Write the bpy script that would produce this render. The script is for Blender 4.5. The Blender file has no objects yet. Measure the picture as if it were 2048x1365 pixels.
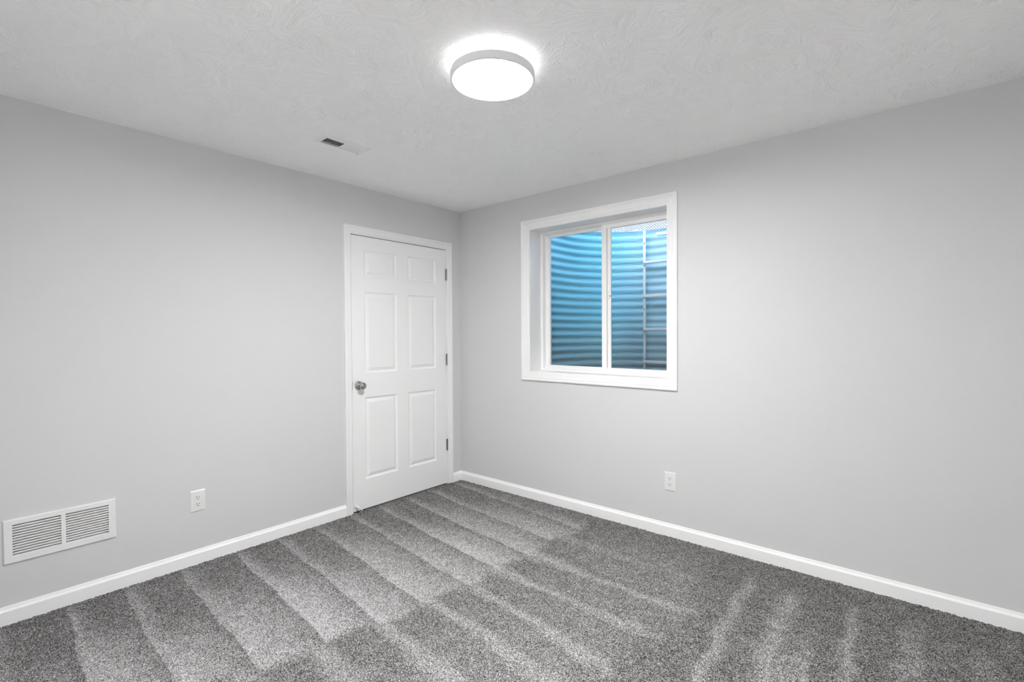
import bpy, bmesh, math, random
import numpy as np
from mathutils import Vector, Matrix

random.seed(7)
rng = np.random.default_rng(7)
C = bpy.context.scene.collection
SC = bpy.context.scene
PI = math.pi

# ------------------------------------------------------------------ camera
# world: left wall x=0, window wall y=0, carpet top z=0, corner at the origin
CAM = (3.1854, -3.0391, 1.3120)
YAW, PITCH, ROLL, FPX = 2.2739, -0.0146, -0.0053, 971.8
cd = bpy.data.cameras.new('camera')
cam = bpy.data.objects.new('camera', cd)
C.objects.link(cam)
fwd = Vector((math.cos(YAW)*math.cos(PITCH), math.sin(YAW)*math.cos(PITCH), math.sin(PITCH)))
rgt = fwd.cross(Vector((0, 0, 1))).normalized()
upv = rgt.cross(fwd)
r2 = rgt*math.cos(ROLL) + upv*math.sin(ROLL)
u2 = -rgt*math.sin(ROLL) + upv*math.cos(ROLL)
cam.matrix_world = Matrix(((r2.x, u2.x, -fwd.x, CAM[0]), (r2.y, u2.y, -fwd.y, CAM[1]),
                           (r2.z, u2.z, -fwd.z, CAM[2]), (0, 0, 0, 1)))
cd.sensor_fit = 'HORIZONTAL'
cd.sensor_width = 36.0
cd.lens = FPX*36.0/2048.0
cd.clip_start = 0.02
SC.camera = cam

# ------------------------------------------------------------------ sky, exposure
w = bpy.data.worlds.new('sky')
SC.world = w
w.use_nodes = True
nt = w.node_tree
bg = nt.nodes['Background']
sky = nt.nodes.new('ShaderNodeTexSky')
sky.sky_type = 'NISHITA'
sky.sun_disc = False
sky.sun_elevation = math.radians(38)
sky.sun_rotation = math.radians(200)
sky.air_density = 1.0
sky.dust_density = 0.6
haze = nt.nodes.new('ShaderNodeMix')       # thin bright overcast over the blue
haze.data_type = 'RGBA'
haze.inputs['Factor'].default_value = 0.55
nt.links.new(sky.outputs[0], haze.inputs['A'])
haze.inputs['B'].default_value = (0.80, 0.84, 0.88, 1)
nt.links.new(haze.outputs['Result'], bg.inputs[0])
bg.inputs[1].default_value = 1.0
SKY_STRENGTH = 7.8
bg.inputs[1].default_value = SKY_STRENGTH

LAMP_DOWN = 196.0     # radiance of the ceiling light's diffuser
LAMP_RING = 2.7     # radiance of its glowing ring
FILL_LAMP = 540.0      # radiance of the unseen fill lamp added behind the camera

SC.view_settings.view_transform = 'Standard'
SC.view_settings.look = 'None'
SC.view_settings.exposure = 0.0
SC.view_settings.gamma = 1.0
SC.view_settings.use_curve_mapping = False
SC.cycles.max_bounces = 14
SC.cycles.diffuse_bounces = 12
SC.cycles.glossy_bounces = 4
SC.cycles.transparent_max_bounces = 12
SC.cycles.sample_clamp_indirect = 12.0
SC.cycles.caustics_reflective = False
SC.cycles.caustics_refractive = False
SC.cycles.use_denoising = True

H = 2.4054           # ceiling height
XM, YM = 3.72, -3.32  # far sides of the room, behind the camera

# ------------------------------------------------------------------ materials
def mat(name, col, rough=0.5, metal=0.0, spec=0.5):
    m = bpy.data.materials.new(name)
    m.use_nodes = True
    b = m.node_tree.nodes['Principled BSDF']
    b.inputs['Base Color'].default_value = (*col, 1)
    b.inputs['Roughness'].default_value = rough
    b.inputs['Metallic'].default_value = metal
    b.inputs['Specular IOR Level'].default_value = spec
    return m, m.node_tree, b

def N(nt, t, **kw):
    n = nt.nodes.new(t)
    for k, v in kw.items():
        setattr(n, k, v)
    return n

def math_node(nt, op, a, b=None, c=None):
    n = nt.nodes.new('ShaderNodeMath')
    n.operation = op
    for i, v in enumerate((a, b, c)):
        if v is None:
            continue
        if isinstance(v, (int, float)):
            n.inputs[i].default_value = v
        else:
            nt.links.new(v, n.inputs[i])
    return n.outputs[0]

def add_bump(nt, b, height, strength, dist):
    bp = nt.nodes.new('ShaderNodeBump')
    bp.inputs['Strength'].default_value = strength
    bp.inputs['Distance'].default_value = dist
    nt.links.new(height, bp.inputs['Height'])
    nt.links.new(bp.outputs[0], b.inputs['Normal'])

def noise(nt, vec, scale, detail=2.0, rough=0.5, dim='3D'):
    n = nt.nodes.new('ShaderNodeTexNoise')
    n.noise_dimensions = dim
    n.inputs['Scale'].default_value = scale
    n.inputs['Detail'].default_value = detail
    n.inputs['Roughness'].default_value = rough
    nt.links.new(vec, n.inputs['Vector'])
    return n.outputs['Fac']

def obj_coord(nt):
    return nt.nodes.new('ShaderNodeTexCoord').outputs['Object']

# wall paint, light neutral grey with a faint roller texture
M_WALL, nt, b = mat('grey_wall_paint', (0.68, 0.68, 0.682), 0.75, 0, 0.25)
co = obj_coord(nt)
add_bump(nt, b, noise(nt, co, 160, 3), 0.10, 0.002)

# ceiling, white with fan-shaped brush stamps
M_CEIL, nt, b = mat('white_stamped_ceiling', (0.95, 0.95, 0.95), 0.85, 0, 0.2)
co = obj_coord(nt)
heights = []
for sc_, seed in ((6.0, 0.0), (7.6, 3.7)):
    mp = N(nt, 'ShaderNodeMapping')
    mp.inputs['Location'].default_value = (seed, seed*1.7, 0)
    nt.links.new(co, mp.inputs['Vector'])
    v = N(nt, 'ShaderNodeTexVoronoi', voronoi_dimensions='2D', feature='F1')
    v.inputs['Scale'].default_value = sc_
    nt.links.new(mp.outputs[0], v.inputs['Vector'])
    sub = N(nt, 'ShaderNodeVectorMath', operation='SUBTRACT')
    nt.links.new(mp.outputs[0], sub.inputs[0])
    nt.links.new(v.outputs['Position'], sub.inputs[1])
    # the strokes fan out from a point beside the stamp's middle
    scc = N(nt, 'ShaderNodeSeparateColor')
    nt.links.new(v.outputs['Color'], scc.inputs[0])
    turn = math_node(nt, 'MULTIPLY', scc.outputs[1], 2*PI)
    off = N(nt, 'ShaderNodeCombineXYZ')
    nt.links.new(math_node(nt, 'MULTIPLY', math_node(nt, 'COSINE', turn), 0.25), off.inputs[0])
    nt.links.new(math_node(nt, 'MULTIPLY', math_node(nt, 'SINE', turn), 0.25), off.inputs[1])
    sub2 = N(nt, 'ShaderNodeVectorMath', operation='SUBTRACT')
    nt.links.new(sub.outputs[0], sub2.inputs[0])
    nt.links.new(off.outputs[0], sub2.inputs[1])
    sub = sub2
    sep = N(nt, 'ShaderNodeSeparateXYZ')
    nt.links.new(sub.outputs[0], sep.inputs[0])
    wob = noise(nt, mp.outputs[0], 9.0, 2)
    ang = math_node(nt, 'ARCTAN2', sep.outputs[1], sep.outputs[0])
    ang = math_node(nt, 'ADD', ang, math_node(nt, 'MULTIPLY', wob, 0.5))
    rad = N(nt, 'ShaderNodeVectorMath', operation='LENGTH')
    nt.links.new(sub.outputs[0], rad.inputs[0])
    sc3 = N(nt, 'ShaderNodeSeparateColor')
    nt.links.new(v.outputs['Color'], sc3.inputs[0])
    cmb = N(nt, 'ShaderNodeCombineXYZ')
    nt.links.new(math_node(nt, 'MULTIPLY', ang, 42.0), cmb.inputs[0])
    nt.links.new(math_node(nt, 'MULTIPLY', rad.outputs['Value'], 32.0), cmb.inputs[1])
    nt.links.new(math_node(nt, 'MULTIPLY', sc3.outputs[0], 90.0), cmb.inputs[2])
    st = noise(nt, cmb.outputs[0], 1.0, 1.5, 0.45)
    heights.append(math_node(nt, 'MULTIPLY', math_node(nt, 'SMOOTH_MAX', st, 0.42, 0.1), 6.5))
msk = noise(nt, co, 6.0, 1)
mx = N(nt, 'ShaderNodeMix')
nt.links.new(math_node(nt, 'GREATER_THAN', msk, 0.5), mx.inputs['Factor'])
nt.links.new(heights[0], mx.inputs['A'])
nt.links.new(heights[1], mx.inputs['B'])
hsum = math_node(nt, 'ADD', mx.outputs['Result'], math_node(nt, 'MULTIPLY', noise(nt, co, 130, 2), 0.6))
add_bump(nt, b, hsum, 0.50, 0.0026)

M_TRIM, _, _ = mat('white_gloss_trim', (0.89, 0.89, 0.89), 0.38, 0, 0.45)
M_TRIM_LIT, _, _ = mat('white_trim_brightened', (0.95, 0.95, 0.95), 0.4, 0, 0.4)  # same trim paint, with extra light put into its colour for the baseboards
M_DOOR, nt, b = mat('white_door_paint', (0.89, 0.89, 0.89), 0.42, 0, 0.4)
co = obj_coord(nt)
mp = N(nt, 'ShaderNodeMapping')
mp.inputs['Scale'].default_value = (220, 220, 6)
nt.links.new(co, mp.inputs['Vector'])
add_bump(nt, b, noise(nt, mp.outputs[0], 1.0, 2), 0.08, 0.001)
M_VINYL, _, _ = mat('white_window_vinyl', (0.90, 0.90, 0.90), 0.35, 0, 0.5)
M_PLASTIC, _, _ = mat('white_plastic', (0.80, 0.80, 0.79), 0.3, 0, 0.5)
M_METALW, _, _ = mat('white_enamelled_steel', (0.84, 0.84, 0.84), 0.4, 0, 0.5)
M_DARK, _, _ = mat('dark_opening', (0.012, 0.012, 0.012), 0.8, 0, 0.2)
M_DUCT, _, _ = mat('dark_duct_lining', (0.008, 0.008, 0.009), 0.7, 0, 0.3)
M_NICKEL, _, _ = mat('satin_nickel', (0.45, 0.44, 0.43), 0.15, 1.0)
M_HINGE, _, _ = mat('nickel_hinge', (0.30, 0.30, 0.30), 0.35, 1.0)
M_RUBBER, _, _ = mat('white_rubber', (0.72, 0.72, 0.70), 0.6)
M_FIXT, _, _ = mat('white_lamp_housing', (0.86, 0.86, 0.86), 0.45)
M_SUB, _, _ = mat('bare_concrete', (0.35, 0.34, 0.33), 0.9)

def emissive(name, strength):
    m = bpy.data.materials.new(name)
    m.use_nodes = True
    b = m.node_tree.nodes['Principled BSDF']
    b.inputs['Base Color'].default_value = (0.8, 0.8, 0.8, 1)
    b.inputs['Emission Color'].default_value = (1.0, 0.995, 0.985, 1)
    b.inputs['Emission Strength'].default_value = strength
    return m
M_FILL = emissive('lit_fill_lamp', FILL_LAMP)  # glow of the added fill lamp
M_DIFF = emissive('lit_opal_diffuser', LAMP_DOWN)
M_RING = emissive('lit_acrylic_ring', LAMP_RING)

# window glass: thin clear pane, mostly straight through plus a fresnel reflection
M_GLASS = bpy.data.materials.new('clear_glass')
M_GLASS.use_nodes = True
nt = M_GLASS.node_tree
for n in list(nt.nodes):
    nt.nodes.remove(n)
out = N(nt, 'ShaderNodeOutputMaterial')
tr = N(nt, 'ShaderNodeBsdfTransparent')
tr.inputs[0].default_value = (0.95, 0.965, 0.96, 1)
gl = N(nt, 'ShaderNodeBsdfGlossy')
gl.inputs['Roughness'].default_value = 0.02
fr = N(nt, 'ShaderNodeFresnel')
fr.inputs[0].default_value = 1.35
ms = N(nt, 'ShaderNodeMixShader')
nt.links.new(fr.outputs[0], ms.inputs[0])
nt.links.new(tr.outputs[0], ms.inputs[1])
nt.links.new(gl.outputs[0], ms.inputs[2])
nt.links.new(ms.outputs[0], out.inputs[0])

# carpet: speckled grey twist pile, nap direction left by the vacuum cleaner
M_CARPET, nt, b = mat('speckled_grey_carpet', (0.2, 0.2, 0.2), 0.95, 0, 0.05)
co = obj_coord(nt)
v = N(nt, 'ShaderNodeTexVoronoi', voronoi_dimensions='3D', feature='F1')
v.inputs['Scale'].default_value = 370
nt.links.new(co, v.inputs['Vector'])
sepc = N(nt, 'ShaderNodeSeparateColor')
nt.links.new(v.outputs['Color'], sepc.inputs[0])
fine = noise(nt, co, 420, 3, 0.65)
spk = math_node(nt, 'ADD', math_node(nt, 'MULTIPLY', sepc.outputs[0], 0.72), math_node(nt, 'MULTIPLY', fine, 0.55))
lay = N(nt, 'ShaderNodeAttribute', attribute_name='nap')
patch = noise(nt, co, 14, 4, 0.6)
layv = math_node(nt, 'ADD', lay.outputs['Fac'], math_node(nt, 'MULTIPLY', math_node(nt, 'SUBTRACT', patch, 0.5), 0.9))
t = math_node(nt, 'ADD', math_node(nt, 'SUBTRACT', spk, 0.25), math_node(nt, 'MULTIPLY', layv, 0.28))
ramp = N(nt, 'ShaderNodeValToRGB')
cr = ramp.color_ramp
cr.elements[0].position = 0.12
cr.elements[0].color = (0.030, 0.028, 0.027, 1)
cr.elements[1].position = 0.95
cr.elements[1].color = (0.72, 0.71, 0.71, 1)
e = cr.elements.new(0.42)
e.color = (0.150, 0.145, 0.141, 1)
e = cr.elements.new(0.66)
e.color = (0.36, 0.355, 0.35, 1)
nt.links.new(t, ramp.inputs[0])
tint = N(nt, 'ShaderNodeMix', data_type='RGBA', blend_type='MULTIPLY')
tint.inputs['Factor'].default_value = 1.0
nt.links.new(ramp.outputs[0], tint.inputs['A'])
tc = N(nt, 'ShaderNodeMix', data_type='RGBA')
nt.links.new(noise(nt, co, 60, 2), tc.inputs['Factor'])
tc.inputs['A'].default_value = (1.0, 0.96, 0.92, 1)
tc.inputs['B'].default_value = (0.96, 0.99, 1.03, 1)
nt.links.new(tc.outputs['Result'], tint.inputs['B'])
nt.links.new(tint.outputs['Result'], b.inputs['Base Color'])
add_bump(nt, b, spk, 0.5, 0.004)

# ------------------------------------------------------------------ mesh helpers
class MB:
    def __init__(self):
        self.v, self.f = [], []
    def add(self, vs, fs):
        o = len(self.v)
        self.v += [tuple(p) for p in vs]
        self.f += [tuple(i + o for i in f) for f in fs]
        return self
    def box(self, x0, x1, y0, y1, z0, z1):
        vs = [(x0, y0, z0), (x1, y0, z0), (x1, y1, z0), (x0, y1, z0), (x0, y0, z1), (x1, y0, z1), (x1, y1, z1), (x0, y1, z1)]
        return self.add(vs, [(0, 3, 2, 1), (4, 5, 6, 7), (0, 1, 5, 4), (1, 2, 6, 5), (2, 3, 7, 6), (3, 0, 4, 7)])
    def obox(self, c, ex, ey, ez):
        c, ex, ey, ez = map(Vector, (c, ex, ey, ez))
        vs = [c + sx*ex + sy*ey + sz*ez for sz in (-1, 1) for sx, sy in ((-1, -1), (1, -1), (1, 1), (-1, 1))]
        return self.add(vs, [(0, 3, 2, 1), (4, 5, 6, 7), (0, 1, 5, 4), (1, 2, 6, 5), (2, 3, 7, 6), (3, 0, 4, 7)])
    def lathe(self, prof, origin=(0, 0, 0), axis=(0, 0, 1), n=32):
        """prof: list of (radius, distance along axis)"""
        a = Vector(axis).normalized()
        p = a.orthogonal().normalized()
        q = a.cross(p)
        o = Vector(origin)
        vs, fs, rings = [], [], []
        for r, h in prof:
            if r < 1e-6:
                rings.append([len(vs)])
                vs.append(o + a*h)
            else:
                rings.append(list(range(len(vs), len(vs) + n)))
                vs += [o + a*h + (p*math.cos(2*PI*i/n) + q*math.sin(2*PI*i/n))*r for i in range(n)]
        for A, B in zip(rings, rings[1:]):
            for i in range(n):
                j = (i + 1) % n
                if len(A) == 1 and len(B) == 1:
                    continue
                if len(A) == 1:
                    fs.append((A[0], B[j], B[i]))
                elif len(B) == 1:
                    fs.append((A[i], A[j], B[0]))
                else:
                    fs.append((A[i], A[j], B[j], B[i]))
        return self.add(vs, fs)
    def tube(self, p0, p1, r, n=10):
        p0, p1 = Vector(p0), Vector(p1)
        L = (p1 - p0).length
        return self.lathe([(0, 0), (r, 0), (r, L), (0, L)], p0, p1 - p0, n)
    def build(self, name, m, parent=None, smooth=None, bevel=None):
        me = bpy.data.meshes.new(name)
        me.from_pydata(self.v, [], self.f)
        bm = bmesh.new()
        bm.from_mesh(me)
        bmesh.ops.recalc_face_normals(bm, faces=bm.faces)
        bm.to_mesh(me)
        bm.free()
        me.materials.append(m)
        o = bpy.data.objects.new(name, me)
        C.objects.link(o)
        if parent:
            o.parent = parent
            o.matrix_parent_inverse = Matrix.Translation(-parent.location)
        if smooth:
            for p in me.polygons:
                p.use_smooth = True
            me.set_sharp_from_angle(angle=math.radians(smooth))
        if bevel:
            md = o.modifiers.new('bevel', 'BEVEL')
            md.width = bevel
            md.segments = 2
            md.limit_method = 'ANGLE'
        return o

def tag(o, label, cat, kind=None, group=None):
    o['label'] = label
    o['category'] = cat
    if kind:
        o['kind'] = kind
    if group:
        o['group'] = group
    return o

def empty(name, loc):
    o = bpy.data.objects.new(name, None)
    o.empty_display_size = 0.05
    C.objects.link(o)
    o.location = loc
    return o

def holed(mb, a0, a1, z0, z1, holes, t0, t1, P):
    """slab between thickness t0 (room face) and t1 with rectangular holes; P(a, t, z) -> world"""
    A = sorted({a0, a1, *[h[0] for h in holes], *[h[1] for h in holes]})
    Z = sorted({z0, z1, *[h[2] for h in holes], *[h[3] for h in holes]})
    inh = lambda a, z: any(h[0] < a < h[1] and h[2] < z < h[3] for h in holes)
    for i in range(len(A)-1):
        for j in range(len(Z)-1):
            if inh((A[i]+A[i+1])/2, (Z[j]+Z[j+1])/2):
                continue
            for t in (t0, t1):
                mb.add([P(A[i], t, Z[j]), P(A[i+1], t, Z[j]), P(A[i+1], t, Z[j+1]), P(A[i], t, Z[j+1])], [(0, 1, 2, 3)])
    for r in [(a0, a1, z0, z1)] + holes:
        q = [(r[0], r[2]), (r[1], r[2]), (r[1], r[3]), (r[0], r[3])]
        for k in range(4):
            (aa, za), (ab, zb) = q[k], q[(k+1) % 4]
            mb.add([P(aa, t0, za), P(ab, t0, zb), P(ab, t1, zb), P(aa, t1, za)], [(0, 1, 2, 3)])
    return mb

PL = lambda a, h, z: (h, a, z)       # left wall: a runs along y, h out of the wall
PR = lambda a, h, z: (a, -h, z)      # window wall: a runs along x

# ------------------------------------------------------------------ room shell
DY0, DY1, DZ1 = -1.0905, -0.169, 2.050       # door jamb faces
WX0, WX1, WZ0, WZ1 = 0.796, 1.922, 1.012, 2.134   # window jamb faces
GY0, GY1, GZ0, GZ1 = -2.838, -2.487, 0.299, 0.452  # grille opening
JT = 0.018

def merge(o):
    bm = bmesh.new()
    bm.from_mesh(o.data)
    bmesh.ops.remove_doubles(bm, verts=bm.verts, dist=1e-5)
    bmesh.ops.recalc_face_normals(bm, faces=bm.faces)
    bm.to_mesh(o.data)
    bm.free()
    return o

o = merge(holed(MB(), YM-0.15, 0.0, -0.02, H, [(DY0-JT, DY1+JT, -0.02, DZ1+JT), (GY0, GY1, GZ0, GZ1)], 0.0, -0.115, PL).build('wall_left', M_WALL))
tag(o, 'light grey painted wall with the closed white door', 'wall', 'structure')
o = merge(holed(MB(), -0.115, XM+0.15, -0.02, H, [(WX0-JT, WX1+JT, WZ0-JT, WZ1+JT)], 0.0, -0.20, PR).build('wall_right', M_WALL))
tag(o, 'light grey painted wall with the window', 'wall', 'structure')
o = MB().box(XM, XM+0.15, YM-0.15, 0, -0.02, H).build('wall_front', M_WALL)
tag(o, 'plain light grey wall facing the door', 'wall', 'structure')
HX0, HX1, HZ1 = 1.15, 2.75, 2.05           # unseen wide opening, added to let fill light in
PB = lambda a, h, z: (a, YM + h, z)
o = merge(holed(MB(), 0, XM, -0.02, H, [(HX0, HX1, -0.01, HZ1)], 0.0, -0.15, PB).build('wall_back', M_WALL))
tag(o, 'plain light grey wall facing the window', 'wall', 'structure')

VX0, VX1, VY0, VY1 = 0.586, 0.671, -1.640, -1.405    # hole of the ceiling register
PC = lambda a, t, y: (a, y, H + t)
o = merge(holed(MB(), -0.115, XM+0.15, YM-0.15, 0.20, [(VX0, VX1, VY0, VY1)], 0.0, 0.16, PC).build('ceiling', M_CEIL))
tag(o, 'white ceiling with a stamped brush texture', 'ceiling', 'structure')

# floor: carpet with a tufted surface
def nap(x, y):
    n0 = 0.005*np.sin(5*x + 3*y) + 0.004*np.sin(13*x - 5*y)
    yy = y + n0
    out = np.zeros_like(x)
    # swaths pushed out from the left wall
    ek = np.array([0.15, -0.12, -0.40, -0.65, -0.90, -1.13, -1.40, -1.65, -1.90, -2.19, -2.44, -2.66, -2.92, -3.2, -3.6])
    sl = np.interp(ek, [-3.5, -2.3, -1.9, -1.4, 0.2], [-0.04, -0.04, -0.07, -0.10, -0.12])
    rv = rng.uniform(0.7, 1.15, len(ek))
    best = np.zeros_like(x)
    for k in range(len(ek)-1):
        hi = ek[k] + sl[k]*x
        lo = ek[k+1] + sl[k+1]*x
        f = (yy - lo)/(hi - lo)
        m = (f >= 0) & (f < 1)
        ridge = np.exp(-(f/0.22)**2)*0.75
        broad = np.clip(1.15 - 1.15*f, 0, 1)**0.75*rv[k]
        far = np.clip((x - 0.30 - 0.12*math.sin(k*2.3))/0.55, 0, 1)
        far = far*far*(3-2*far)
        best = np.where(m, (ridge*(1-far)*0.85 + (0.18+0.9*broad)*far + 0.17*(1-far)), best)
    xb = np.interp(y, [-3.6, -2.7, -2.1, -1.43, -0.5, 0.1], [0.95, 1.08, 1.24, 1.36, 1.41, 1.46])
    xb = xb + 0.03*np.sin(y*14)
    # second set beyond the turning line
    e2 = np.array([-0.44, -0.76, -1.03, -1.24, -1.47, -1.74, -2.02, -2.3, -2.6, -3.0])
    s2 = np.array([0.0, 0.0, 0.0, -0.12, -0.12, -0.10, -0.08, -0.08, -0.05, 0])
    b2 = 0.16 + 0.18*np.clip((x-xb)/0.5, 0, 1)
    for k in range(len(e2)):
        d = yy - (e2[k] + s2[k]*(x-1.4))
        wv = 0.055 + 0.02*np.sin(5*x+k)
        b2 = np.maximum(b2, np.exp(-((d+0.02)/wv)**2)*(0.80 if k > 0 else 0.5))
        b2 = np.maximum(b2, np.where(d < 0, 0.55*np.exp(d/0.10), 0)*np.clip((x-1.45)/0.6, 0.1, 1))
    best = best + 0.16*np.clip((x-xb+0.7)/0.6, 0, 1)
    q = 1/(1+np.exp(-(x-xb)/0.012))
    out = best*(1-q) + b2*q
    # strokes pulled from the window wall
    b3 = np.full_like(x, 0.10)
    for k, (xk, a, wd) in enumerate([(2.50, 0.62, 0.035), (2.69, 0.70, 0.05), (2.945, 0.66, 0.03), (3.15, 0.52, 0.05), (3.37, 0.42, 0.04), (3.62, 0.5, 0.05)]):
        c = xk + np.where(y < -0.4, 0.06*(-y-0.4)**1.5, 0.25*(y+0.4)**2*0.35)
        d = x - c + 0.010*np.sin(21*y+k)
        b3 = np.maximum(b3, a*np.exp(-(d/wd)**2)*np.clip((-y-0.02)/0.35, 0.25, 1))
        if k in (1, 3):
            b3 = np.maximum(b3, np.where((d > 0) & (d < 0.15), a*0.8*np.clip((-y-0.45)/0.5, 0, 1), 0))
    edge = 2.30 + 0.05*np.sin(6*y)
    q = 1/(1+np.exp(-(x-edge)/0.03))
    out = out*(1-q) + b3*q
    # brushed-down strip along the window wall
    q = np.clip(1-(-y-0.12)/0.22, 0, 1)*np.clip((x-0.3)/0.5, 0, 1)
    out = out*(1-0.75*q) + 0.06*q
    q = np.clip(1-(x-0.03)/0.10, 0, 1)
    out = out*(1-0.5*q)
    return out

GS = 0.0065
nx, ny = int(round(XM/GS)), int(round(-YM/GS))
xs = np.linspace(0, XM, nx+1)
ys = np.linspace(YM, 0, ny+1)
gx, gy = np.meshgrid(xs, ys)
zz = rng.uniform(-0.0045, 0.0025, gx.shape)
jx = gx + rng.uniform(-0.3, 0.3, gx.shape)*GS
jy = gy + rng.uniform(-0.3, 0.3, gx.shape)*GS
co3 = np.stack([jx, jy, zz], -1).reshape(-1, 3)
idx = np.arange((nx+1)*(ny+1)).reshape(ny+1, nx+1)
fc = np.stack([idx[:-1, :-1], idx[:-1, 1:], idx[1:, 1:], idx[1:, :-1]], -1).reshape(-1, 4)
me = bpy.data.meshes.new('floor')
me.vertices.add(len(co3))
me.vertices.foreach_set('co', co3.astype(np.float32).ravel())
me.loops.add(fc.size)
me.loops.foreach_set('vertex_index', fc.astype(np.int32).ravel())
me.polygons.add(len(fc))
me.polygons.foreach_set('loop_start', np.arange(0, fc.size, 4, dtype=np.int32))
me.update(calc_edges=True)
at = me.attributes.new('nap', 'FLOAT', 'POINT')
at.data.foreach_set('value', nap(jx, jy).astype(np.float32).ravel())
me.materials.append(M_CARPET)
floor = bpy.data.objects.new('floor', me)
C.objects.link(floor)
tag(floor, 'speckled grey carpet floor with light and dark vacuum tracks', 'floor', 'structure')

# dark closet behind the door, so that nothing but darkness shows through the door gaps
mb = MB()
mb.box(-0.80, -0.105, -1.5, 0.19, H-0.01, H+0.1)
mb.box(-0.90, -0.80, -1.5, 0.19, -0.12, H+0.1)
mb.box(-0.90, -0.105, -1.6, -1.5, -0.12, H+0.1)
mb.box(-0.90, -0.105, 0.19, 0.29, -0.12, H+0.1)
tag(mb.build('wall_closet', M_WALL), 'closet enclosure behind the closed door', 'wall', 'structure')

mb = MB()
mb.box(-0.90, -0.116, -1.6, 0.29, -0.12, -0.004)
mb.box(-0.116, 0.0, DY0-JT, DY1+JT, -0.12, -0.003)
mb.box(-0.116, 0.0, -1.6, 0.29, -0.12, -0.0205)
tag(mb.build('floor_closet', M_CARPET), 'grey carpet continuing under the closed door', 'floor', 'structure')

# ------------------------------------------------------------------ baseboards
BPROF = [(0, 0), (0.014, 0), (0.014, 0.060), (0.0115, 0.0645), (0.0075, 0.068), (0.0055, 0.073), (0.0045, 0.0785), (0.003, 0.0805), (0, 0.0805)]
def baseboard(mb, P, a0, a1, m0=0, m1=0):
    """m0/m1: +1 mitre for an inside corner at that end"""
    L0 = [P(a0 + m0*h, h, z-0.006 if z == 0 else z) for h, z in BPROF]
    L1 = [P(a1 - m1*h, h, z-0.006 if z == 0 else z) for h, z in BPROF]
    n = len(BPROF)
    fs = [(i, (i+1) % n, (i+1) % n + n, i + n) for i in range(n)]
    fs += [tuple(range(n)), tuple(range(2*n-1, n-1, -1))]
    return mb.add(L0 + L1, fs)
CW = 0.056                      # door casing width
CYL, CYR = DY0-0.005-CW, DY1+0.005+CW
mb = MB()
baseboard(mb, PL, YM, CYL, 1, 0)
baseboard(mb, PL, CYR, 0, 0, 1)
tag(mb.build('baseboard_left', M_TRIM_LIT), 'white baseboard along the door wall', 'baseboard', 'structure')
tag(baseboard(MB(), PR, 0, XM, 1, 1).build('baseboard_right', M_TRIM_LIT), 'white baseboard along the window wall', 'baseboard', 'structure')
tag(baseboard(MB(), lambda a, h, z: (XM-h, a, z), YM, 0, 1, 1).build('baseboard_front', M_TRIM_LIT), 'white baseboard on the wall facing the door', 'baseboard', 'structure')
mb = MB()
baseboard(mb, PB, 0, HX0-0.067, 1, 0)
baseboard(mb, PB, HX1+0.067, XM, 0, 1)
tag(mb.build('baseboard_back', M_TRIM_LIT), 'white baseboard on the wall facing the window', 'baseboard', 'structure')

# ------------------------------------------------------------------ casings
def casing_profile(wd):
    p = [(0, 0), (0, 0.0135), (0.003, 0.0155), (0.011, 0.0155), (0.0135, 0.0125), (0.019, 0.0125), (0.0225, 0.0138),
         (0.026, 0.0118), (0.040, 0.0098), (0.0475, 0.0098), (0.0495, 0.0075), (0.058, 0.0068), (0.062, 0.005), (0.062, 0)]
    return [(u*wd/0.062, h) for u, h in p]

def casing(mb, P, a0, a1, z0, z1, wd, closed):
    prof = casing_profile(wd)
    n = len(prof)
    rows = []
    for u, h in prof:
        if closed:
            rows.append([P(a0+u, h, z0+u), P(a0+u, h, z1-u), P(a1-u, h, z1-u), P(a1-u, h, z0+u)])
        else:
            rows.append([P(a0+u, h, z0), P(a0+u, h, z1-u), P(a1-u, h, z1-u), P(a1-u, h, z0)])
    vs = [p for r in rows for p in r]
    fs = []
    for i in range(n):
        j = (i+1) % n
        for k in range(4 if closed else 3):
            l = (k+1) % 4
            fs.append((i*4+k, j*4+k, j*4+l, i*4+l))
    if not closed:
        fs += [tuple(i*4 for i in range(n)), tuple(i*4+3 for i in reversed(range(n)))]
    return mb.add(vs, fs)

# unseen doorway, hall and lamp behind the camera, added as fill light
tr3 = casing(MB(), PB, HX0-0.067, HX1+0.067, -0.006, HZ1+0.067, CW, False).build('trim_3', M_TRIM)
tag(tr3, 'white moulded casing of the unseen doorway added for fill light', 'door casing', 'structure')
QX0, QX1, QY0, QY1 = 0.4, 3.4, YM-2.0, YM-0.15
mb = MB()
mb.box(QX0-0.1, QX0, QY0, QY1, -0.12, H)
mb.box(QX1, QX1+0.1, QY0, QY1, -0.12, H)
mb.box(QX0-0.1, QX1+0.1, QY0-0.1, QY0, -0.12, H)
tag(mb.build('wall_added_hall', M_WALL), 'light grey walls of the unseen hall added for fill light', 'wall', 'structure')
tag(MB().box(QX0-0.1, QX1+0.1, QY0-0.1, YM, -0.12, -0.02).build('floor_added_hall', M_CARPET), 'grey carpet in the unseen hall added for fill light', 'floor', 'structure')
tag(MB().box(QX0-0.1, QX1+0.1, QY0-0.1, QY1, H, H+0.1).build('ceiling_added_hall', M_CEIL), 'white ceiling of the unseen hall added for fill light', 'ceiling', 'structure')
hl = MB().lathe([(0, 0), (0.20, 0), (0.20, -0.05), (0.185, -0.055)], (0.85, YM-0.60, H), (0, 0, 1), 48).build('fill_light', M_FIXT, smooth=40)
tag(hl, 'round flush fill lamp added in the unseen hall', 'ceiling light')
MB().lathe([(0.190, -0.054), (0.18, -0.062), (0, -0.066)], (0.85, YM-0.60, H), (0, 0, 1), 48).build('diffuser', M_FILL, hl, smooth=40)

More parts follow.
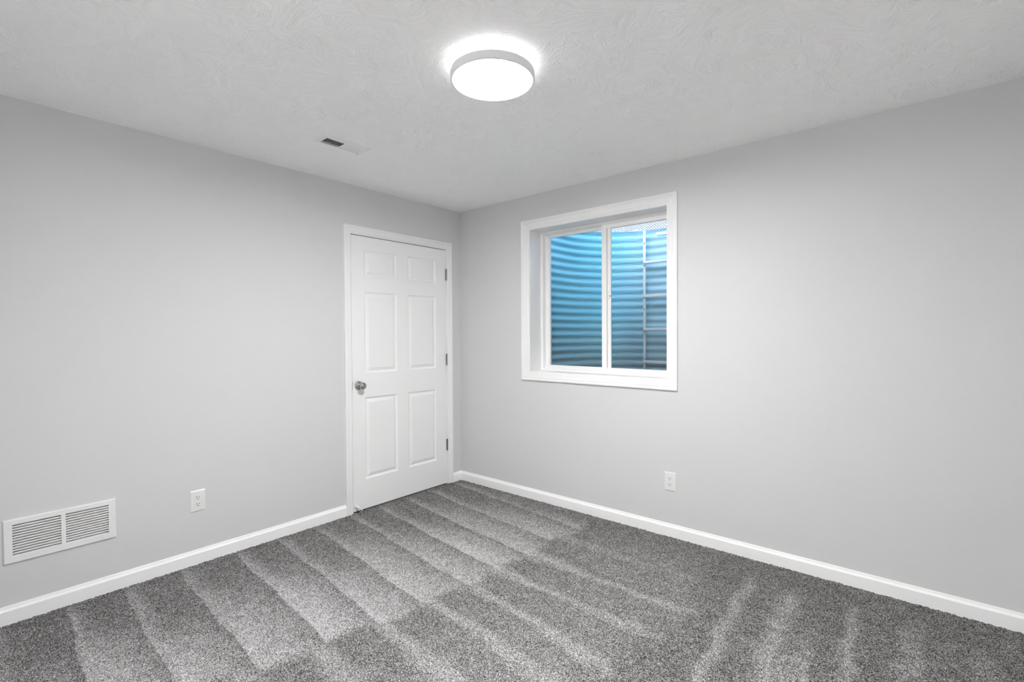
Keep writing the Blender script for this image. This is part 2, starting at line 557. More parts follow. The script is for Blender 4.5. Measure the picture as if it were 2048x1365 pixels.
# door trim: casing plus the jamb lining the opening
tr1 = casing(MB(), PL, CYL, CYR, -0.006, DZ1+0.005+CW, CW, False).build('trim_1', M_TRIM)
tag(tr1, 'white moulded door casing around the closed door', 'door casing', 'structure')
mb = MB()
mb.box(-0.115, 0.0, DY0-JT, DY0, -0.006, DZ1+JT)
mb.box(-0.115, 0.0, DY1, DY1+JT, -0.006, DZ1+JT)
mb.box(-0.115, 0.0, DY0, DY1, DZ1, DZ1+JT)
mb.box(-0.060, -0.045, DY0, DY0+0.012, -0.006, DZ1)
mb.box(-0.060, -0.045, DY1-0.012, DY1, -0.006, DZ1)
mb.box(-0.060, -0.045, DY0+0.012, DY1-0.012, DZ1-0.012, DZ1)
mb.build('jamb', M_TRIM, tr1)

# window trim: casing plus the deep jamb box
tr2 = casing(MB(), PR, 0.7185, 1.9915, 0.9445, 2.2095, 0.0705, True).build('trim_2', M_TRIM)
tag(tr2, 'white moulded casing around the recessed window', 'window casing', 'structure')
mb = MB()
holed(mb, WX0-JT, WX1+JT, WZ0-JT, WZ1+JT, [(WX0, WX1, WZ0, WZ1)], 0.0, -0.152, PR)
merge(mb.build('jamb', M_TRIM, tr2))

# ------------------------------------------------------------------ door
SY0, SY1, SZ0, SZ1 = DY0+0.0025, DY1-0.003, 0.008, 2.0430
FX = -0.001                                        # face of the slab
pc = [(-0.983, -0.687), (-0.582, -0.286)]
pr = [(0.228, 0.842), (1.022, 1.634), (1.744, 1.947)]
mb = MB()
A = [SY0, pc[0][0], pc[0][1], pc[1][0], pc[1][1], SY1]
Z = [SZ0, pr[0][0], pr[0][1], pr[1][0], pr[1][1], pr[2][0], pr[2][1], SZ1]
RING = [(0.0, 0.0), (0.0015, -0.0006), (0.0110, -0.0100), (0.0130, -0.0108), (0.0165, -0.0108), (0.0185, -0.0100), (0.0370, -0.0030), (0.0400, -0.0020)]
for i in range(5):
    for j in range(7):
        if i in (1, 3) and j in (1, 3, 5):
            rows = []
            for u, d in RING:
                rows.append([PL(A[i]+u, FX+d, Z[j]+u), PL(A[i+1]-u, FX+d, Z[j]+u), PL(A[i+1]-u, FX+d, Z[j+1]-u), PL(A[i]+u, FX+d, Z[j+1]-u)])
            n = len(rows)
            vs = [p for r in rows for p in r]
            fs = [(a*4+k, a*4+(k+1) % 4, (a+1)*4+(k+1) % 4, (a+1)*4+k) for a in range(n-1) for k in range(4)]
            fs.append(tuple(range((n-1)*4, n*4)))
            mb.add(vs, fs)
        else:
            mb.add([PL(A[i], FX, Z[j]), PL(A[i+1], FX, Z[j]), PL(A[i+1], FX, Z[j+1]), PL(A[i], FX, Z[j+1])], [(0, 1, 2, 3)])
for (ya, za), (yb, zb) in zip([(SY0, SZ0), (SY1, SZ0), (SY1, SZ1), (SY0, SZ1)], [(SY1, SZ0), (SY1, SZ1), (SY0, SZ1), (SY0, SZ0)]):
    mb.add([PL(ya, FX, za), PL(yb, FX, zb), PL(yb, FX-0.040, zb), PL(ya, FX-0.040, za)], [(0, 1, 2, 3)])
mb.add([PL(SY0, FX-0.040, SZ0), PL(SY1, FX-0.040, SZ0), PL(SY1, FX-0.040, SZ1), PL(SY0, FX-0.040, SZ1)], [(0, 1, 2, 3)])
door = merge(mb.build('door_1', M_DOOR))
tag(door, 'closed white six panel door beside the corner', 'door', 'structure')

KY, KZ = -1.036, 0.937
knob = MB()
knob.lathe([(0, 0.034), (0.010, 0.034), (0.0105, 0.036), (0.0145, 0.040), (0.0225, 0.046), (0.0258, 0.053), (0.0262, 0.059), (0.0235, 0.066),
            (0.017, 0.0705), (0.009, 0.0720), (0.0075, 0.0712), (0, 0.0712)], (FX, KY, KZ), (1, 0, 0), 40)
kn = knob.build('door_knob', M_NICKEL, door, smooth=40)
kn['label'] = 'satin nickel door knob'
ro = MB().lathe([(0, 0), (0.0330, 0), (0.0330, 0.003), (0.0315, 0.007), (0.026, 0.010), (0.017, 0.0125), (0.0115, 0.016), (0.0105, 0.036), (0, 0.036)], (FX, KY, KZ), (1, 0, 0), 40).build('rosette', M_NICKEL, kn, smooth=40)
lt = MB().box(FX-0.026, FX+0.0012, SY0-0.0016, SY0+0.0005, KZ-0.029, KZ+0.029).build('latch_plate', M_HINGE, door)
for zc in (1.832, 1.092, 0.346):
    hb = MB()
    yh = SY1 + 0.0015
    for k in range(5):
        z0 = zc - 0.0475 + k*0.019
        hb.lathe([(0, 0), (0.0062, 0), (0.0066, 0.001), (0.0066, 0.0175), (0.0062, 0.0185), (0, 0.0185)], (0.0062, yh, z0), (0, 0, 1), 16)
    hb.lathe([(0, 0), (0.0035, 0), (0.005, -0.003), (0.003, -0.006), (0, -0.0065)], (0.0062, yh, zc-0.0475), (0, 0, 1), 14)
    hb.lathe([(0, 0), (0.005, 0.0), (0.005, 0.002), (0.003, 0.003), (0, 0.003)], (0.0062, yh, zc+0.0475), (0, 0, 1), 14)
    hb.box(-0.0005, 0.0006, yh-0.006, yh+0.0075, zc-0.0475, zc+0.0475)
    hb.build('hinge', M_HINGE, door, smooth=40)
ds = MB().lathe([(0, 0), (0.0125, 0), (0.0125, 0.003), (0.0105, 0.006), (0.0062, 0.050), (0.0062, 0.062), (0, 0.062)], (FX, -1.066, 0.046), (1, 0, -0.08), 24).build('door_stop', M_PLASTIC, door, smooth=40)
MB().lathe([(0, 0.060), (0.0082, 0.060), (0.0088, 0.063), (0.0088, 0.073), (0.0075, 0.0765), (0, 0.077)], (FX, -1.066, 0.046), (1, 0, -0.08), 24).build('rubber_tip', M_RUBBER, ds, smooth=40)

# ------------------------------------------------------------------ window
win = empty('window_1', ((WX0+WX1)/2, 0.15, WZ0))
tag(win, 'white vinyl sliding window looking into the window well', 'window', 'structure')
def rect_frame(mb, x0, x1, z0, z1, l, r, b_, t_, y0, y1):
    mb2 = MB()
    holed(mb2, x0, x1, z0, z1, [(x0+l, x1-r, z0+b_, z1-t_)], -y0, -y1, PR)
    return mb.add(mb2.v, mb2.f)
fr_ = MB()
rect_frame(fr_, WX0, WX1, WZ0, WZ1, 0.022, 0.022, 0.020, 0.020, 0.150, 0.2185)
rect_frame(fr_, WX0+0.0005, WX1-0.0005, WZ0+0.0005, WZ1-0.0005, 0.008, 0.008, 0.008, 0.008, 0.1455, 0.1505)
fr_.box(WX0+0.022, WX1-0.022, 0.180, 0.184, WZ0+0.020, WZ0+0.030)
fr_.box(WX0+0.022, WX1-0.022, 0.180, 0.184, WZ1-0.028, WZ1-0.020)
merge(fr_.build('window_frame', M_VINYL, win))
sx0, sx1, sz0, sz1 = WX0+0.022, WX1-0.022, WZ0+0.020, WZ1-0.020
fs_ = MB()
rect_frame(fs_, sx0, 1.400, sz0, sz1, 0.034, 0.036, 0.020, 0.018, 0.188, 0.212)
rect_frame(fs_, sx0+0.030, 1.368, sz0+0.016, sz1-0.014, 0.009, 0.009, 0.009, 0.009, 0.192, 0.208)
fx = merge(fs_.build('fixed_sash', M_VINYL, win))
MB().box(sx0+0.034, 1.366, 0.199, 0.202, sz0+0.018, sz1-0.016).build('glass', M_GLASS, fx)
ss = MB()
rect_frame(ss, 1.356, sx1, sz0, sz1, 0.040, 0.036, 0.020, 0.026, 0.1555, 0.178)
rect_frame(ss, 1.392, sx1-0.030, sz0+0.016, sz1-0.022, 0.030, 0.010, 0.010, 0.009, 0.1700, 0.176)
rect_frame(ss, 1.4025, sx1-0.030, sz0+0.019, sz1-0.025, 0.0265, 0.010, 0.004, 0.004, 0.1600, 0.171)
sl = merge(ss.build('sliding_sash', M_VINYL, win))
MB().box(1.396, sx1-0.034, 0.1695, 0.1725, sz0+0.02, sz1-0.026).build('glass', M_GLASS, sl)
lk = MB()
lk.box(1.4110, 1.4190, 0.152, 0.161, 1.565, 1.625)
lk.build('latch', M_VINYL, sl, bevel=0.0015)
MB().box(1.4185, 1.4400, 0.153, 0.1595, 1.5865, 1.5895).build('latch_lever', M_DUCT, sl)

# ------------------------------------------------------------------ window well
WC, WY, WR, WTOP, WBOT = 1.38, 0.54, 0.64, 2.250, 0.70
M_WELL, nt, b = mat('weathered_galvanised_steel', (0.1, 0.2, 0.25), 0.65, 0.0, 0.2)
co = obj_coord(nt)
sepw = N(nt, 'ShaderNodeSeparateXYZ')
nt.links.new(co, sepw.inputs[0])
base = N(nt, 'ShaderNodeMix', data_type='RGBA')
nt.links.new(noise(nt, co, 5, 4, 0.6), base.inputs['Factor'])
base.inputs['A'].default_value = (0.140, 0.430, 0.510, 1)
base.inputs['B'].default_value = (0.190, 0.460, 0.530, 1)
# dried mud splashed up from the bottom
mud = math_node(nt, 'SUBTRACT', math_node(nt, 'ADD', 1.30, math_node(nt, 'MULTIPLY', noise(nt, co, 4, 4), 0.30)), sepw.outputs[2])
mudc = math_node(nt, 'MULTIPLY', mud, 1.9)
mudc.node.use_clamp = True
dirt = N(nt, 'ShaderNodeMix', data_type='RGBA')
nt.links.new(math_node(nt, 'MULTIPLY', mudc, 0.75), dirt.inputs['Factor'])
nt.links.new(base.outputs['Result'], dirt.inputs['A'])
dirt.inputs['B'].default_value = (0.260, 0.265, 0.245, 1)
# tone turns greyer along x, round the back of the well
dx = math_node(nt, 'MULTIPLY', math_node(nt, 'SUBTRACT', math_node(nt, 'ADD', sepw.outputs[0], math_node(nt, 'MULTIPLY', noise(nt, co, 3, 3), 0.25)), 1.02), 2.6)
dx.node.use_clamp = True
greyed = N(nt, 'ShaderNodeMix', data_type='RGBA')
nt.links.new(math_node(nt, 'MULTIPLY', dx, 0.65), greyed.inputs['Factor'])
nt.links.new(dirt.outputs['Result'], greyed.inputs['A'])
greyed.inputs['B'].default_value = (0.320, 0.385, 0.410, 1)
# small rust blooms on the side panel
rn = noise(nt, co, 24, 3, 0.65)
rmask = math_node(nt, 'MULTIPLY', math_node(nt, 'GREATER_THAN', rn, 0.655), math_node(nt, 'LESS_THAN', sepw.outputs[0], 0.90))
rust = N(nt, 'ShaderNodeMix', data_type='RGBA')
nt.links.new(math_node(nt, 'MULTIPLY', rmask, 0.75), rust.inputs['Factor'])
nt.links.new(greyed.outputs['Result'], rust.inputs['A'])
rust.inputs['B'].default_value = (0.30, 0.26, 0.23, 1)
nt.links.new(rust.outputs['Result'], b.inputs['Base Color'])
M_GALV, nt, b = mat('galvanised_ladder_steel', (0.54, 0.51, 0.46), 0.5, 0.0)
M_GRATE, nt, b = mat('pale_plastic_mesh', (0.50, 0.48, 0.47), 0.5, 0.0)

well = empty('window_well', (WC, WY, WBOT))
tag(well, 'blue grey corrugated steel window well outside the window', 'window well')
PITCH_W = 0.0678
def wellpt(s, z, off=0.0):
    """s: arc length parameter along the plan, 0 = flange near the door side"""
    Ls = WY - 0.2
    La = PI*WR
    if s < Ls:
        p, n = Vector((WC-WR, 0.2+s, 0)), Vector((1, 0, 0))
    elif s < Ls + La:
        a = PI - (s-Ls)/WR
        p, n = Vector((WC+WR*math.cos(a), WY+WR*math.sin(a), 0)), Vector((-math.cos(a), -math.sin(a), 0))
    else:
        p, n = Vector((WC+WR, WY-(s-Ls-La), 0)), Vector((-1, 0, 0))
    q = p + n*off
    return Vector((q.x, q.y, z))
LT = 2*(WY-0.2) + PI*WR
ns, nz = 150, 24*16
mb = MB()
vs = []
LENS = ((0.50, 0.865), (0.88, 1.170))        # buckled stretches where the sheet is bent
for i in range(ns+1):
    s = LT*i/ns
    bow = 0.0
    for l0, l1 in LENS:
        u = (s - (l0+l1)/2)/((l1-l0)/2)
        bow = max(bow, 1-u*u)
    for j in range(nz+1):
        z = WBOT + (WTOP-WBOT)*j/nz
        q = (z-WTOP)/PITCH_W
        k = math.floor(q)
        t = q - k
        d = (0.0070 - 0.0024*min(1.0, max(0.0, (s-0.45)/0.5)))*math.cos(2*PI*t)
        if bow > 0:
            wob = 0.5 + 0.5*math.sin(k*2.3 + 7*s)
            t0 = 0.30 + 0.30*bow*(0.7+0.5*wob)
            e = min(1.0, 2.5*bow)
            d -= 0.0021*e*math.exp(-((t-t0)/0.075)**2)
            d += 0.0016*e*math.exp(-((t-t0-0.16)/0.07)**2)
            d *= 1 - 0.25*bow
        vs.append(wellpt(s, z, d))
fsx = [(i*(nz+1)+j, (i+1)*(nz+1)+j, (i+1)*(nz+1)+j+1, i*(nz+1)+j+1) for i in range(ns) for j in range(nz)]
mb.add(vs, fsx)
sh = mb.build('corrugated_sheet', M_WELL, well, smooth=60)
md = sh.modifiers.new('thickness', 'SOLIDIFY')
md.thickness = 0.002
md.offset = 0
mb = MB()
vs = []
for i in range(ns+1):
    for off, z in ((0.008, WTOP-0.002), (0.008, WTOP+0.007), (-0.008, WTOP+0.007), (-0.008, WTOP-0.002)):
        vs.append(wellpt(LT*i/ns, z, off))
mb.add(vs, [(i*4+k, i*4+(k+1) % 4, (i+1)*4+(k+1) % 4, (i+1)*4+k) for i in range(ns) for k in range(4)] + [(0, 1, 2, 3), (ns*4+3, ns*4+2, ns*4+1, ns*4)])
mb.build('rim', M_WELL, well)
# escape ladder bolted to the sheet
LX0, LX1, LYY = 1.232, 1.60, 1.118
ladder = MB().box(LX0, LX0+0.024, LYY, LYY+0.004, 0.86, 2.243).build('ladder', M_GALV, well)
ladder['label'] = 'pale galvanised escape ladder bolted to the back'
mb = MB().box(LX1, LX1+0.024, LYY, LYY+0.004, 0.86, 2.243)
mb.build('rail', M_GALV, ladder)
for zr in (1.052, 1.349, 1.648, 1.953):
    MB().box(LX0+0.012, LX1+0.012, LYY-0.030, LYY-0.003, zr-0.011, zr+0.011).build('rung', M_GALV, ladder, bevel=0.003)
for zb in (2.13, 1.927, 1.633, 1.53, 1.33, 1.08):
    MB().lathe([(0, 0.002), (0.0048, 0.002), (0.0042, -0.0025), (0, -0.0035)], (LX0+0.012, LYY-0.001, zb), (0, 1, 0), 10).build('bolt', M_DUCT, ladder)
# faded label on the sheet
mb = MB()
vs = []
s0 = (WY-0.2) + WR*(PI - math.acos((1.33-WC)/WR))
for i in range(9):
    for z in (2.195, 2.225):
        vs.append(wellpt(s0 + 0.21*i/8, z, 0.0095))
mb.add(vs, [(i*2, i*2+2, i*2+3, i*2+1) for i in range(8)])
M_STICK, nt, b = mat('faded_paper_label', (0.42, 0.46, 0.42), 0.7)
mb.build('faded_label', M_STICK, well)

# gravel at the bottom of the well
M_GRAVEL, nt, b = mat('gravel', (0.2, 0.18, 0.16), 0.9)
gv = MB()
for k in range(2600):
    a, r = random.uniform(0, 2*PI), WR*0.94*math.sqrt(random.random())
    x, y = WC + r*math.cos(a), WY + r*math.sin(a)
    if y < 0.24 or (abs(x-WC) > WR-0.04):
        continue
    q = random.uniform(0.012, 0.024)
    z = 0.735 + random.uniform(-0.01, 0.012)
    d = [Vector(p)*q*random.uniform(0.7, 1.2) for p in ((1, 0, 0), (-1, 0, 0), (0, 1, 0), (0, -1, 0), (0, 0, 0.8), (0, 0, -0.8))]
    m3 = Matrix.Rotation(random.uniform(0, PI), 3, 'Z') @ Matrix.Rotation(random.uniform(-.6, .6), 3, 'X')
    gv.add([Vector((x, y, z)) + m3 @ p for p in d], [(0, 2, 4), (2, 1, 4), (1, 3, 4), (3, 0, 4), (2, 0, 5), (1, 2, 5), (3, 1, 5), (0, 3, 5)])
pts = [wellpt(LT*i/60, 0, 0.010) for i in range(61)]
gv.add([(p.x, max(p.y, 0.205), 0.735) for p in pts] + [(p.x, max(p.y, 0.205), 0.705) for p in pts],
       [tuple(range(61)), tuple(range(121, 60, -1))] + [(i, (i+1) % 61, 61+(i+1) % 61, 61+i) for i in range(61)])
tag(gv.build('gravel', M_GRAVEL), 'gravel bed at the bottom of the window well', 'gravel', 'stuff')

# ground outside, level with the top of the well
M_SOIL, nt, b = mat('soil_and_mulch', (0.10, 0.07, 0.05), 0.95)
co = obj_coord(nt)
add_bump(nt, b, noise(nt, co, 30, 4), 0.6, 0.02)
mb = MB()
inner, outer = [], []
for i in range(61):
    p = wellpt(LT*i/60, 2.19, -0.012)
    inner.append(p)
    d = Vector((p.x-WC, max(p.y-0.2, 0.0), 0))
    if d.length < 1e-6:
        d = Vector((p.x-WC, 0, 0))
    k = 14.0/max(abs(d.x), abs(d.y))
    outer.append(Vector((WC + d.x*k, 0.2 + d.y*k, 2.19)))
mb.add(inner + outer, [(i, i+1, 61+i+1, 61+i) for i in range(60)])
tag(mb.build('ground', M_SOIL), 'brown soil outside around the top of the window well', 'ground', 'structure')

# expanded steel mesh cover lying on the well
cov = MB()
DW, DL, BT = 0.024, 0.120, 0.0066
def inside(x, y):
    return y > 0.23 and ((abs(x-WC) < WR+0.012 and y <= WY) or (x-WC)**2 + (y-WY)**2 < (WR+0.012)**2)
def clip_seg(p, q):
    n = 120
    run = None
    for i in range(n+1):
        c = p + (q-p)*i/n
        if inside(c.x, c.y):
            run = [c, c] if run is None else [run[0], c]
        elif run is not None:
            break
    return run
for sgn in (1, -1):
    d = Vector((DW, sgn*DL, 0)).normalized()
    nrm = Vector((-d.y, d.x, 0))
    step = DW*DL/math.hypot(DW, DL)
    for k in range(-72, 73):
        c = Vector((WC, 0.7, WTOP+0.0125 + (0.002 if sgn > 0 else 0.0))) + nrm*(k*step)
        r = clip_seg(c - d*1.4, c + d*1.4)
        if r and (r[1]-r[0]).length > 0.02:
            m_, e_ = (r[0]+r[1])/2, (r[1]-r[0])/2
            cov.obox(m_, e_, nrm*BT*0.5, Vector((0, 0, 0.002)))
tl = N(M_GRATE.node_tree, 'ShaderNodeBsdfTranslucent')
tl.inputs[0].default_value = (0.36, 0.345, 0.335, 1)
mxs = N(M_GRATE.node_tree, 'ShaderNodeMixShader')
mxs.inputs[0].default_value = 0.55
M_GRATE.node_tree.links.new(M_GRATE.node_tree.nodes['Principled BSDF'].outputs[0], mxs.inputs[1])
M_GRATE.node_tree.links.new(tl.outputs[0], mxs.inputs[2])
M_GRATE.node_tree.links.new(mxs.outputs[0], M_GRATE.node_tree.nodes['Material Output'].inputs[0])
cov_o = cov.build('window_well_cover', M_GRATE)
tag(cov_o, 'pale diamond mesh cover lying on top of the window well', 'cover')

# neighbouring house, seen only through the mesh
M_BRICK, nt, b = mat('pinkish_brick', (0.10, 0.06, 0.05), 0.9)
co = obj_coord(nt)
sepb = N(nt, 'ShaderNodeSeparateXYZ')
nt.links.new(co, sepb.inputs[0])
cmbb = N(nt, 'ShaderNodeCombineXYZ')
nt.links.new(math_node(nt, 'ADD', sepb.outputs[0], sepb.outputs[1]), cmbb.inputs[0])
nt.links.new(sepb.outputs[2], cmbb.inputs[1])
bk = N(nt, 'ShaderNodeTexBrick')
bk.inputs['Scale'].default_value = 1.0
bk.inputs['Color1'].default_value = (0.090, 0.050, 0.040, 1)
bk.inputs['Color2'].default_value = (0.070, 0.040, 0.033, 1)
bk.inputs['Mortar'].default_value = (0.11, 0.095, 0.09, 1)
bk.inputs['Mortar Size'].default_value = 0.006
bk.inputs['Brick Width'].default_value = 0.23
bk.inputs['Row Height'].default_value = 0.075
nt.links.new(cmbb.outputs[0], bk.inputs['Vector'])
nt.links.new(bk.outputs['Color'], b.inputs['Base Color'])
M_ROOF, nt, b = mat('grey_shingles', (0.06, 0.06, 0.06), 0.9)
house = empty('neighbour_house', (-4.5, 12.0, 2.19))
tag(house, 'pinkish brick house far behind the window well', 'house')
hx0, hx1, hy0, hy1, hz0, hz1 = -9.0, 0.0, 9.0, 15.0, 2.15, 7.5
MB().box(hx0, hx1, hy0, hy1, hz0, hz1).build('brick_walls', M_BRICK, house)
rf = MB()
rf.add([(hx0-.4, hy0-.4, hz1), (hx1+.4, hy0-.4, hz1), (hx1+.4, hy1+.4, hz1), (hx0-.4, hy1+.4, hz1), (hx0+3, 12, hz1+2.6), (hx1-3, 12, hz1+2.6)],
       [(0, 1, 5, 4), (1, 2, 5), (2, 3, 4, 5), (3, 0, 4), (3, 2, 1, 0)])
rf.build('roof', M_ROOF, house)

# ------------------------------------------------------------------ wall outlets
def outlet(P, a, z, label):
    root = empty('wall_outlet', P(a, 0, z))
    tag(root, label, 'outlet')
    hw, hh, t = 0.0378, 0.0608, 0.0058
    mb = MB()
    rows = []
    for u, h in ((0, 0), (0, 0.0025), (0.0035, 0.0048), (0.009, t)):
        rows.append([P(a-hw+u, h, z-hh+u), P(a+hw-u, h, z-hh+u), P(a+hw-u, h, z+hh-u), P(a-hw+u, h, z+hh-u)])
    vs = [p for r in rows for p in r]
    fs = [(i*4+k, i*4+(k+1) % 4, (i+1)*4+(k+1) % 4, (i+1)*4+k) for i in range(3) for k in range(4)] + [(12, 13, 14, 15), (3, 2, 1, 0)]
    mb.add(vs, fs)
    mb.build('cover_plate', M_PLASTIC, root)
    for dz in (0.0195, -0.0195):
        rc = MB()
        pts = []
        for i in range(40):
            th = 2*PI*i/40
            pts.append((0.0158*math.cos(th), max(-0.0134, min(0.0134, 0.0168*math.sin(th)))))
        lo = [P(a+x, t-0.001, z+dz+y) for x, y in pts]
        mi = [P(a+x, t+0.0012, z+dz+y) for x, y in pts]
        hi = [P(a+x*0.95, t+0.0018, z+dz+y*0.95) for x, y in pts]
        n = 40
        rc.add(lo+mi+hi, [(i, (i+1) % n, n+(i+1) % n, n+i) for i in range(n)] + [(n+i, n+(i+1) % n, 2*n+(i+1) % n, 2*n+i) for i in range(n)] + [tuple(range(2*n, 3*n)), tuple(reversed(range(n)))])
        r_ = rc.build('receptacle', M_PLASTIC, root)
        sm = MB()
        f = t+0.0021
        for x, hgt in ((-0.0065, 0.0042), (0.0065, 0.0034)):
            q = [P(a+x-0.0012, f, z+dz+0.0035-hgt), P(a+x+0.0012, f, z+dz+0.0035-hgt), P(a+x+0.0012, f, z+dz+0.0035+hgt), P(a+x-0.0012, f, z+dz+0.0035+hgt)]
            q2 = [P(a+x-0.0012, t, z+dz+0.0035-hgt), P(a+x+0.0012, t, z+dz+0.0035-hgt), P(a+x+0.0012, t, z+dz+0.0035+hgt), P(a+x-0.0012, t, z+dz+0.0035+hgt)]
            sm.add(q+q2, [(0, 1, 2, 3), (7, 6, 5, 4), (0, 4, 5, 1), (1, 5, 6, 2), (2, 6, 7, 3), (3, 7, 4, 0)])
        gp = [(0.0026*math.cos(2*PI*i/16), 0.0026*math.sin(2*PI*i/16)-0.0072) for i in range(16)]
        sm.add([P(a+x, f, z+dz+y) for x, y in gp] + [P(a+x, t, z+dz+y) for x, y in gp], [tuple(range(16)), tuple(range(31, 15, -1))] + [(i, (i+1) % 16, 16+(i+1) % 16, 16+i) for i in range(16)])
        sm.build('socket_holes', M_DARK, r_)
    ax = Vector(P(0, 1, 0)) - Vector(P(0, 0, 0))
    MB().lathe([(0, 0), (0.0032, 0), (0.0030, 0.0012), (0, 0.0016)], P(a, t-0.0002, z), ax, 16).build('screw', M_METALW, root)
    return root
outlet(PL, -2.0885, 0.3612, 'white duplex outlet on the door wall between the air grille and the door')
outlet(PR, 1.942, 0.3540, 'white duplex outlet low on the wall beneath the window')

# ------------------------------------------------------------------ return air grille
g0, g1, gz0, gz1 = -2.865, -2.4595, 0.2720, 0.4735
gr = empty('air_grille', (0, (g0+g1)/2, gz0))
tag(gr, 'white louvred return air grille low on the door wall', 'air grille')
b1, b2 = (-2.8345, -2.6690), (-2.6530, -2.4900)
sz = (0.3025, 0.4485)
mb = MB()
hol = [(b1[0], b1[1], *sz), (b2[0], b2[1], *sz)]
holed(mb, g0+0.004, g1-0.004, gz0+0.004, gz1-0.004, hol, 0.0095, 0.0075, PL)
rw = []
for u, h in ((0, 0.0002), (0.0005, 0.004), (0.004, 0.0095)):
    rw.append([PL(g0+u, h, gz0+u), PL(g1-u, h, gz0+u), PL(g1-u, h, gz1-u), PL(g0+u, h, gz1-u)])
mb.add([p for r in rw for p in r], [(i*4+k, i*4+(k+1) % 4, (i+1)*4+(k+1) % 4, (i+1)*4+k) for i in range(2) for k in range(4)])
merge(mb.build('frame', M_METALW, gr))
ps = (sz[1]-sz[0])/12
for (a0, a1) in (b1, b2):
    lv = MB()
    for k in range(12):
        zb = sz[1] - (k+1)*ps
        # each blade has a turned-down lip and leans back and up into the duct
        lv.add([PL(a0, 0.0085, zb), PL(a1, 0.0085, zb), PL(a1, 0.0080, zb+0.0045), PL(a0, 0.0080, zb+0.0045),
                PL(a1, -0.006, zb+0.0078), PL(a0, -0.006, zb+0.0078)],
               [(0, 1, 2, 3), (3, 2, 4, 5)])
    lo = lv.build('louvres', M_METALW, gr)
    md = lo.modifiers.new('thickness', 'SOLIDIFY')
    md.thickness = 0.0008
    md.offset = 0
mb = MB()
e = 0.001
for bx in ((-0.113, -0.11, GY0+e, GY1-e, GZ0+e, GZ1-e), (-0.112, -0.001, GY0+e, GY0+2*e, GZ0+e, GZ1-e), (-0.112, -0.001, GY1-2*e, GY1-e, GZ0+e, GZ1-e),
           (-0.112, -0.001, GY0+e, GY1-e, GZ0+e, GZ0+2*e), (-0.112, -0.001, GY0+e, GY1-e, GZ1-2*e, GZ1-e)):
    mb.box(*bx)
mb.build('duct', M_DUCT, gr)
for y in (-2.8555, -2.4690):
    s_ = MB().lathe([(0, 0), (0.0042, 0), (0.0038, 0.0014), (0.002, 0.0022), (0, 0.0023)], (0.0093, y, 0.3725), (1, 0, 0), 20).build('screw', M_METALW, gr, smooth=40)

# ------------------------------------------------------------------ ceiling register
rg = empty('ceiling_vent', (0.634, -1.523, H))
tag(rg, 'white rectangular louvred air vent set in the ceiling', 'ceiling vent')
rx0, rx1, ry0, ry1 = 0.5665, 0.6985, -1.6735, -1.3745
PCd = lambda a, t, y: (a, y, H - t)
mb = MB()
s1, s2 = (-1.637, -1.529), (-1.5185, -1.409)
sx = (0.590, 0.667)
holed(mb, rx0+0.008, rx1-0.008, ry0+0.008, ry1-0.008, [(sx[0], sx[1], *s1), (sx[0], sx[1], *s2)], 0.0065, 0.0045, PCd)
rw = []
for u, h in ((0, 0.0003), (0.0005, 0.0015), (0.008, 0.0065)):
    rw.append([PCd(rx0+u, h, ry0+u), PCd(rx1-u, h, ry0+u), PCd(rx1-u, h, ry1-u), PCd(rx0+u, h, ry1-u)])
mb.add([p for r in rw for p in r], [(i*4+k, i*4+(k+1) % 4, (i+1)*4+(k+1) % 4, (i+1)*4+k) for i in range(2) for k in range(4)])
merge(mb.build('frame', M_METALW, rg))
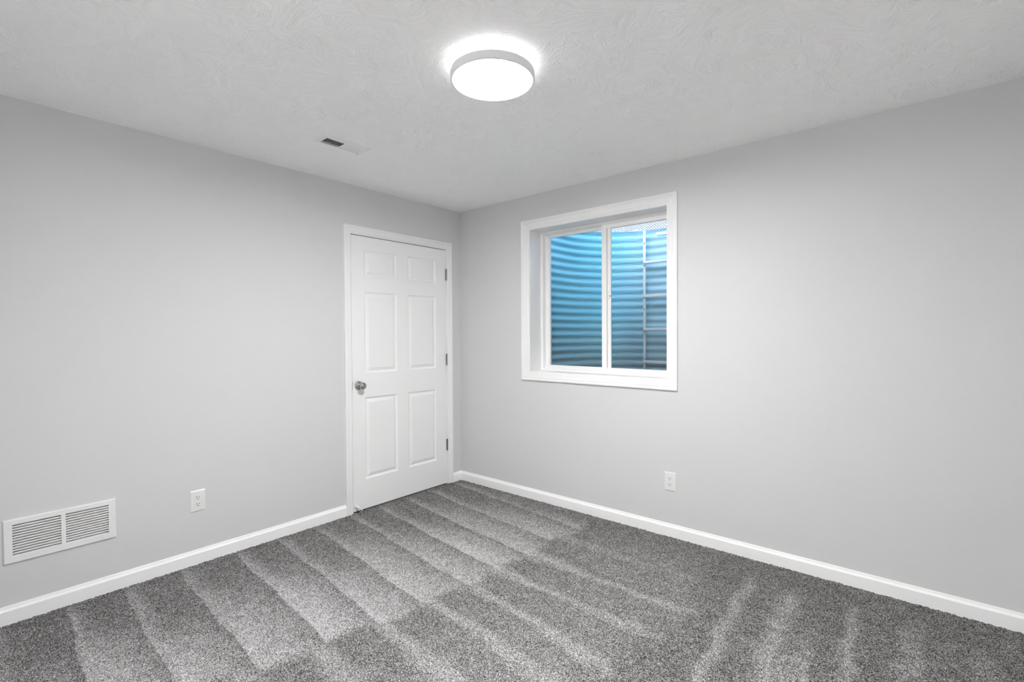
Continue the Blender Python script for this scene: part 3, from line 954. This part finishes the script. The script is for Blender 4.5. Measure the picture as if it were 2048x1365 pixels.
for (y0, y1), lean in ((s1, 1), (s2, -1)):
    lv = MB()
    n = 9
    p = (y1-y0)/n
    tp, dd = (1.0, 0.0052) if lean > 0 else (0.25, 0.016)
    for k in range(n):
        yc = y0 + (k+0.5)*p
        d = dd*lean*(1.0 if lean > 0 else 0.25)
        lv.add([(sx[0], yc-d, H-0.0060), (sx[1], yc-d, H-0.0060), (sx[1], yc+d, H-0.006+0.010*tp), (sx[0], yc+d, H-0.006+0.010*tp)], [(0, 1, 2, 3)])
    lo = lv.build('louvres', M_METALW, rg)
    md = lo.modifiers.new('thickness', 'SOLIDIFY')
    md.thickness = 0.0012
    md.offset = 0
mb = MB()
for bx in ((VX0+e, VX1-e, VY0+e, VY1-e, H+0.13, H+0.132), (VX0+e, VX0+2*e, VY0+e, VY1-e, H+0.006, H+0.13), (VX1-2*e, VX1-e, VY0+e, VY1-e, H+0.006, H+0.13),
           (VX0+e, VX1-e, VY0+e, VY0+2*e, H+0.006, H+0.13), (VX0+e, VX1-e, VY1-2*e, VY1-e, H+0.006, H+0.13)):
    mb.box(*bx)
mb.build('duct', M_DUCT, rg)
mb = MB().box(0.583, 0.591, -1.4045, -1.4025, H-0.020, H-0.006)
mb.build('damper_lever', M_METALW, rg, bevel=0.0008)

# ------------------------------------------------------------------ ceiling light
LX, LY = 1.846, -1.572
lamp = empty('ceiling_light', (LX, LY, H))
tag(lamp, 'round flush ceiling light glowing white with a halo above it', 'ceiling light')
ZB, ZT = 2.335, 2.367
MB().lathe([(0, H), (0.140, H), (0.140, 2.380), (0, 2.380)], (LX, LY, 0), (0, 0, 1), 64).build('mounting_plate', M_FIXT, lamp, smooth=40)
MB().lathe([(0.150, 2.3805), (0.1675, 2.3805), (0.1690, 2.379), (0.1690, ZT), (0.150, ZT)], (LX, LY, 0), (0, 0, 1), 96).build('glow_ring', M_RING, lamp, smooth=40)
MB().lathe([(0.150, ZT), (0.1705, ZT), (0.1705, ZB+0.005), (0.1698, ZB+0.0020), (0.1680, ZB+0.0004), (0.1650, ZB), (0.1615, ZB+0.0008), (0.1600, ZB+0.003), (0.1600, ZB+0.012), (0, ZB+0.012)], (LX, LY, 0), (0, 0, 1), 96).build('housing', M_FIXT, lamp, smooth=40)
MB().lathe([(0.1598, ZB+0.008), (0.1597, ZB+0.0045), (0.1500, ZB+0.0040), (0, ZB+0.0040)], (LX, LY, 0), (0, 0, 1), 96).build('diffuser', M_DIFF, lamp, smooth=40)
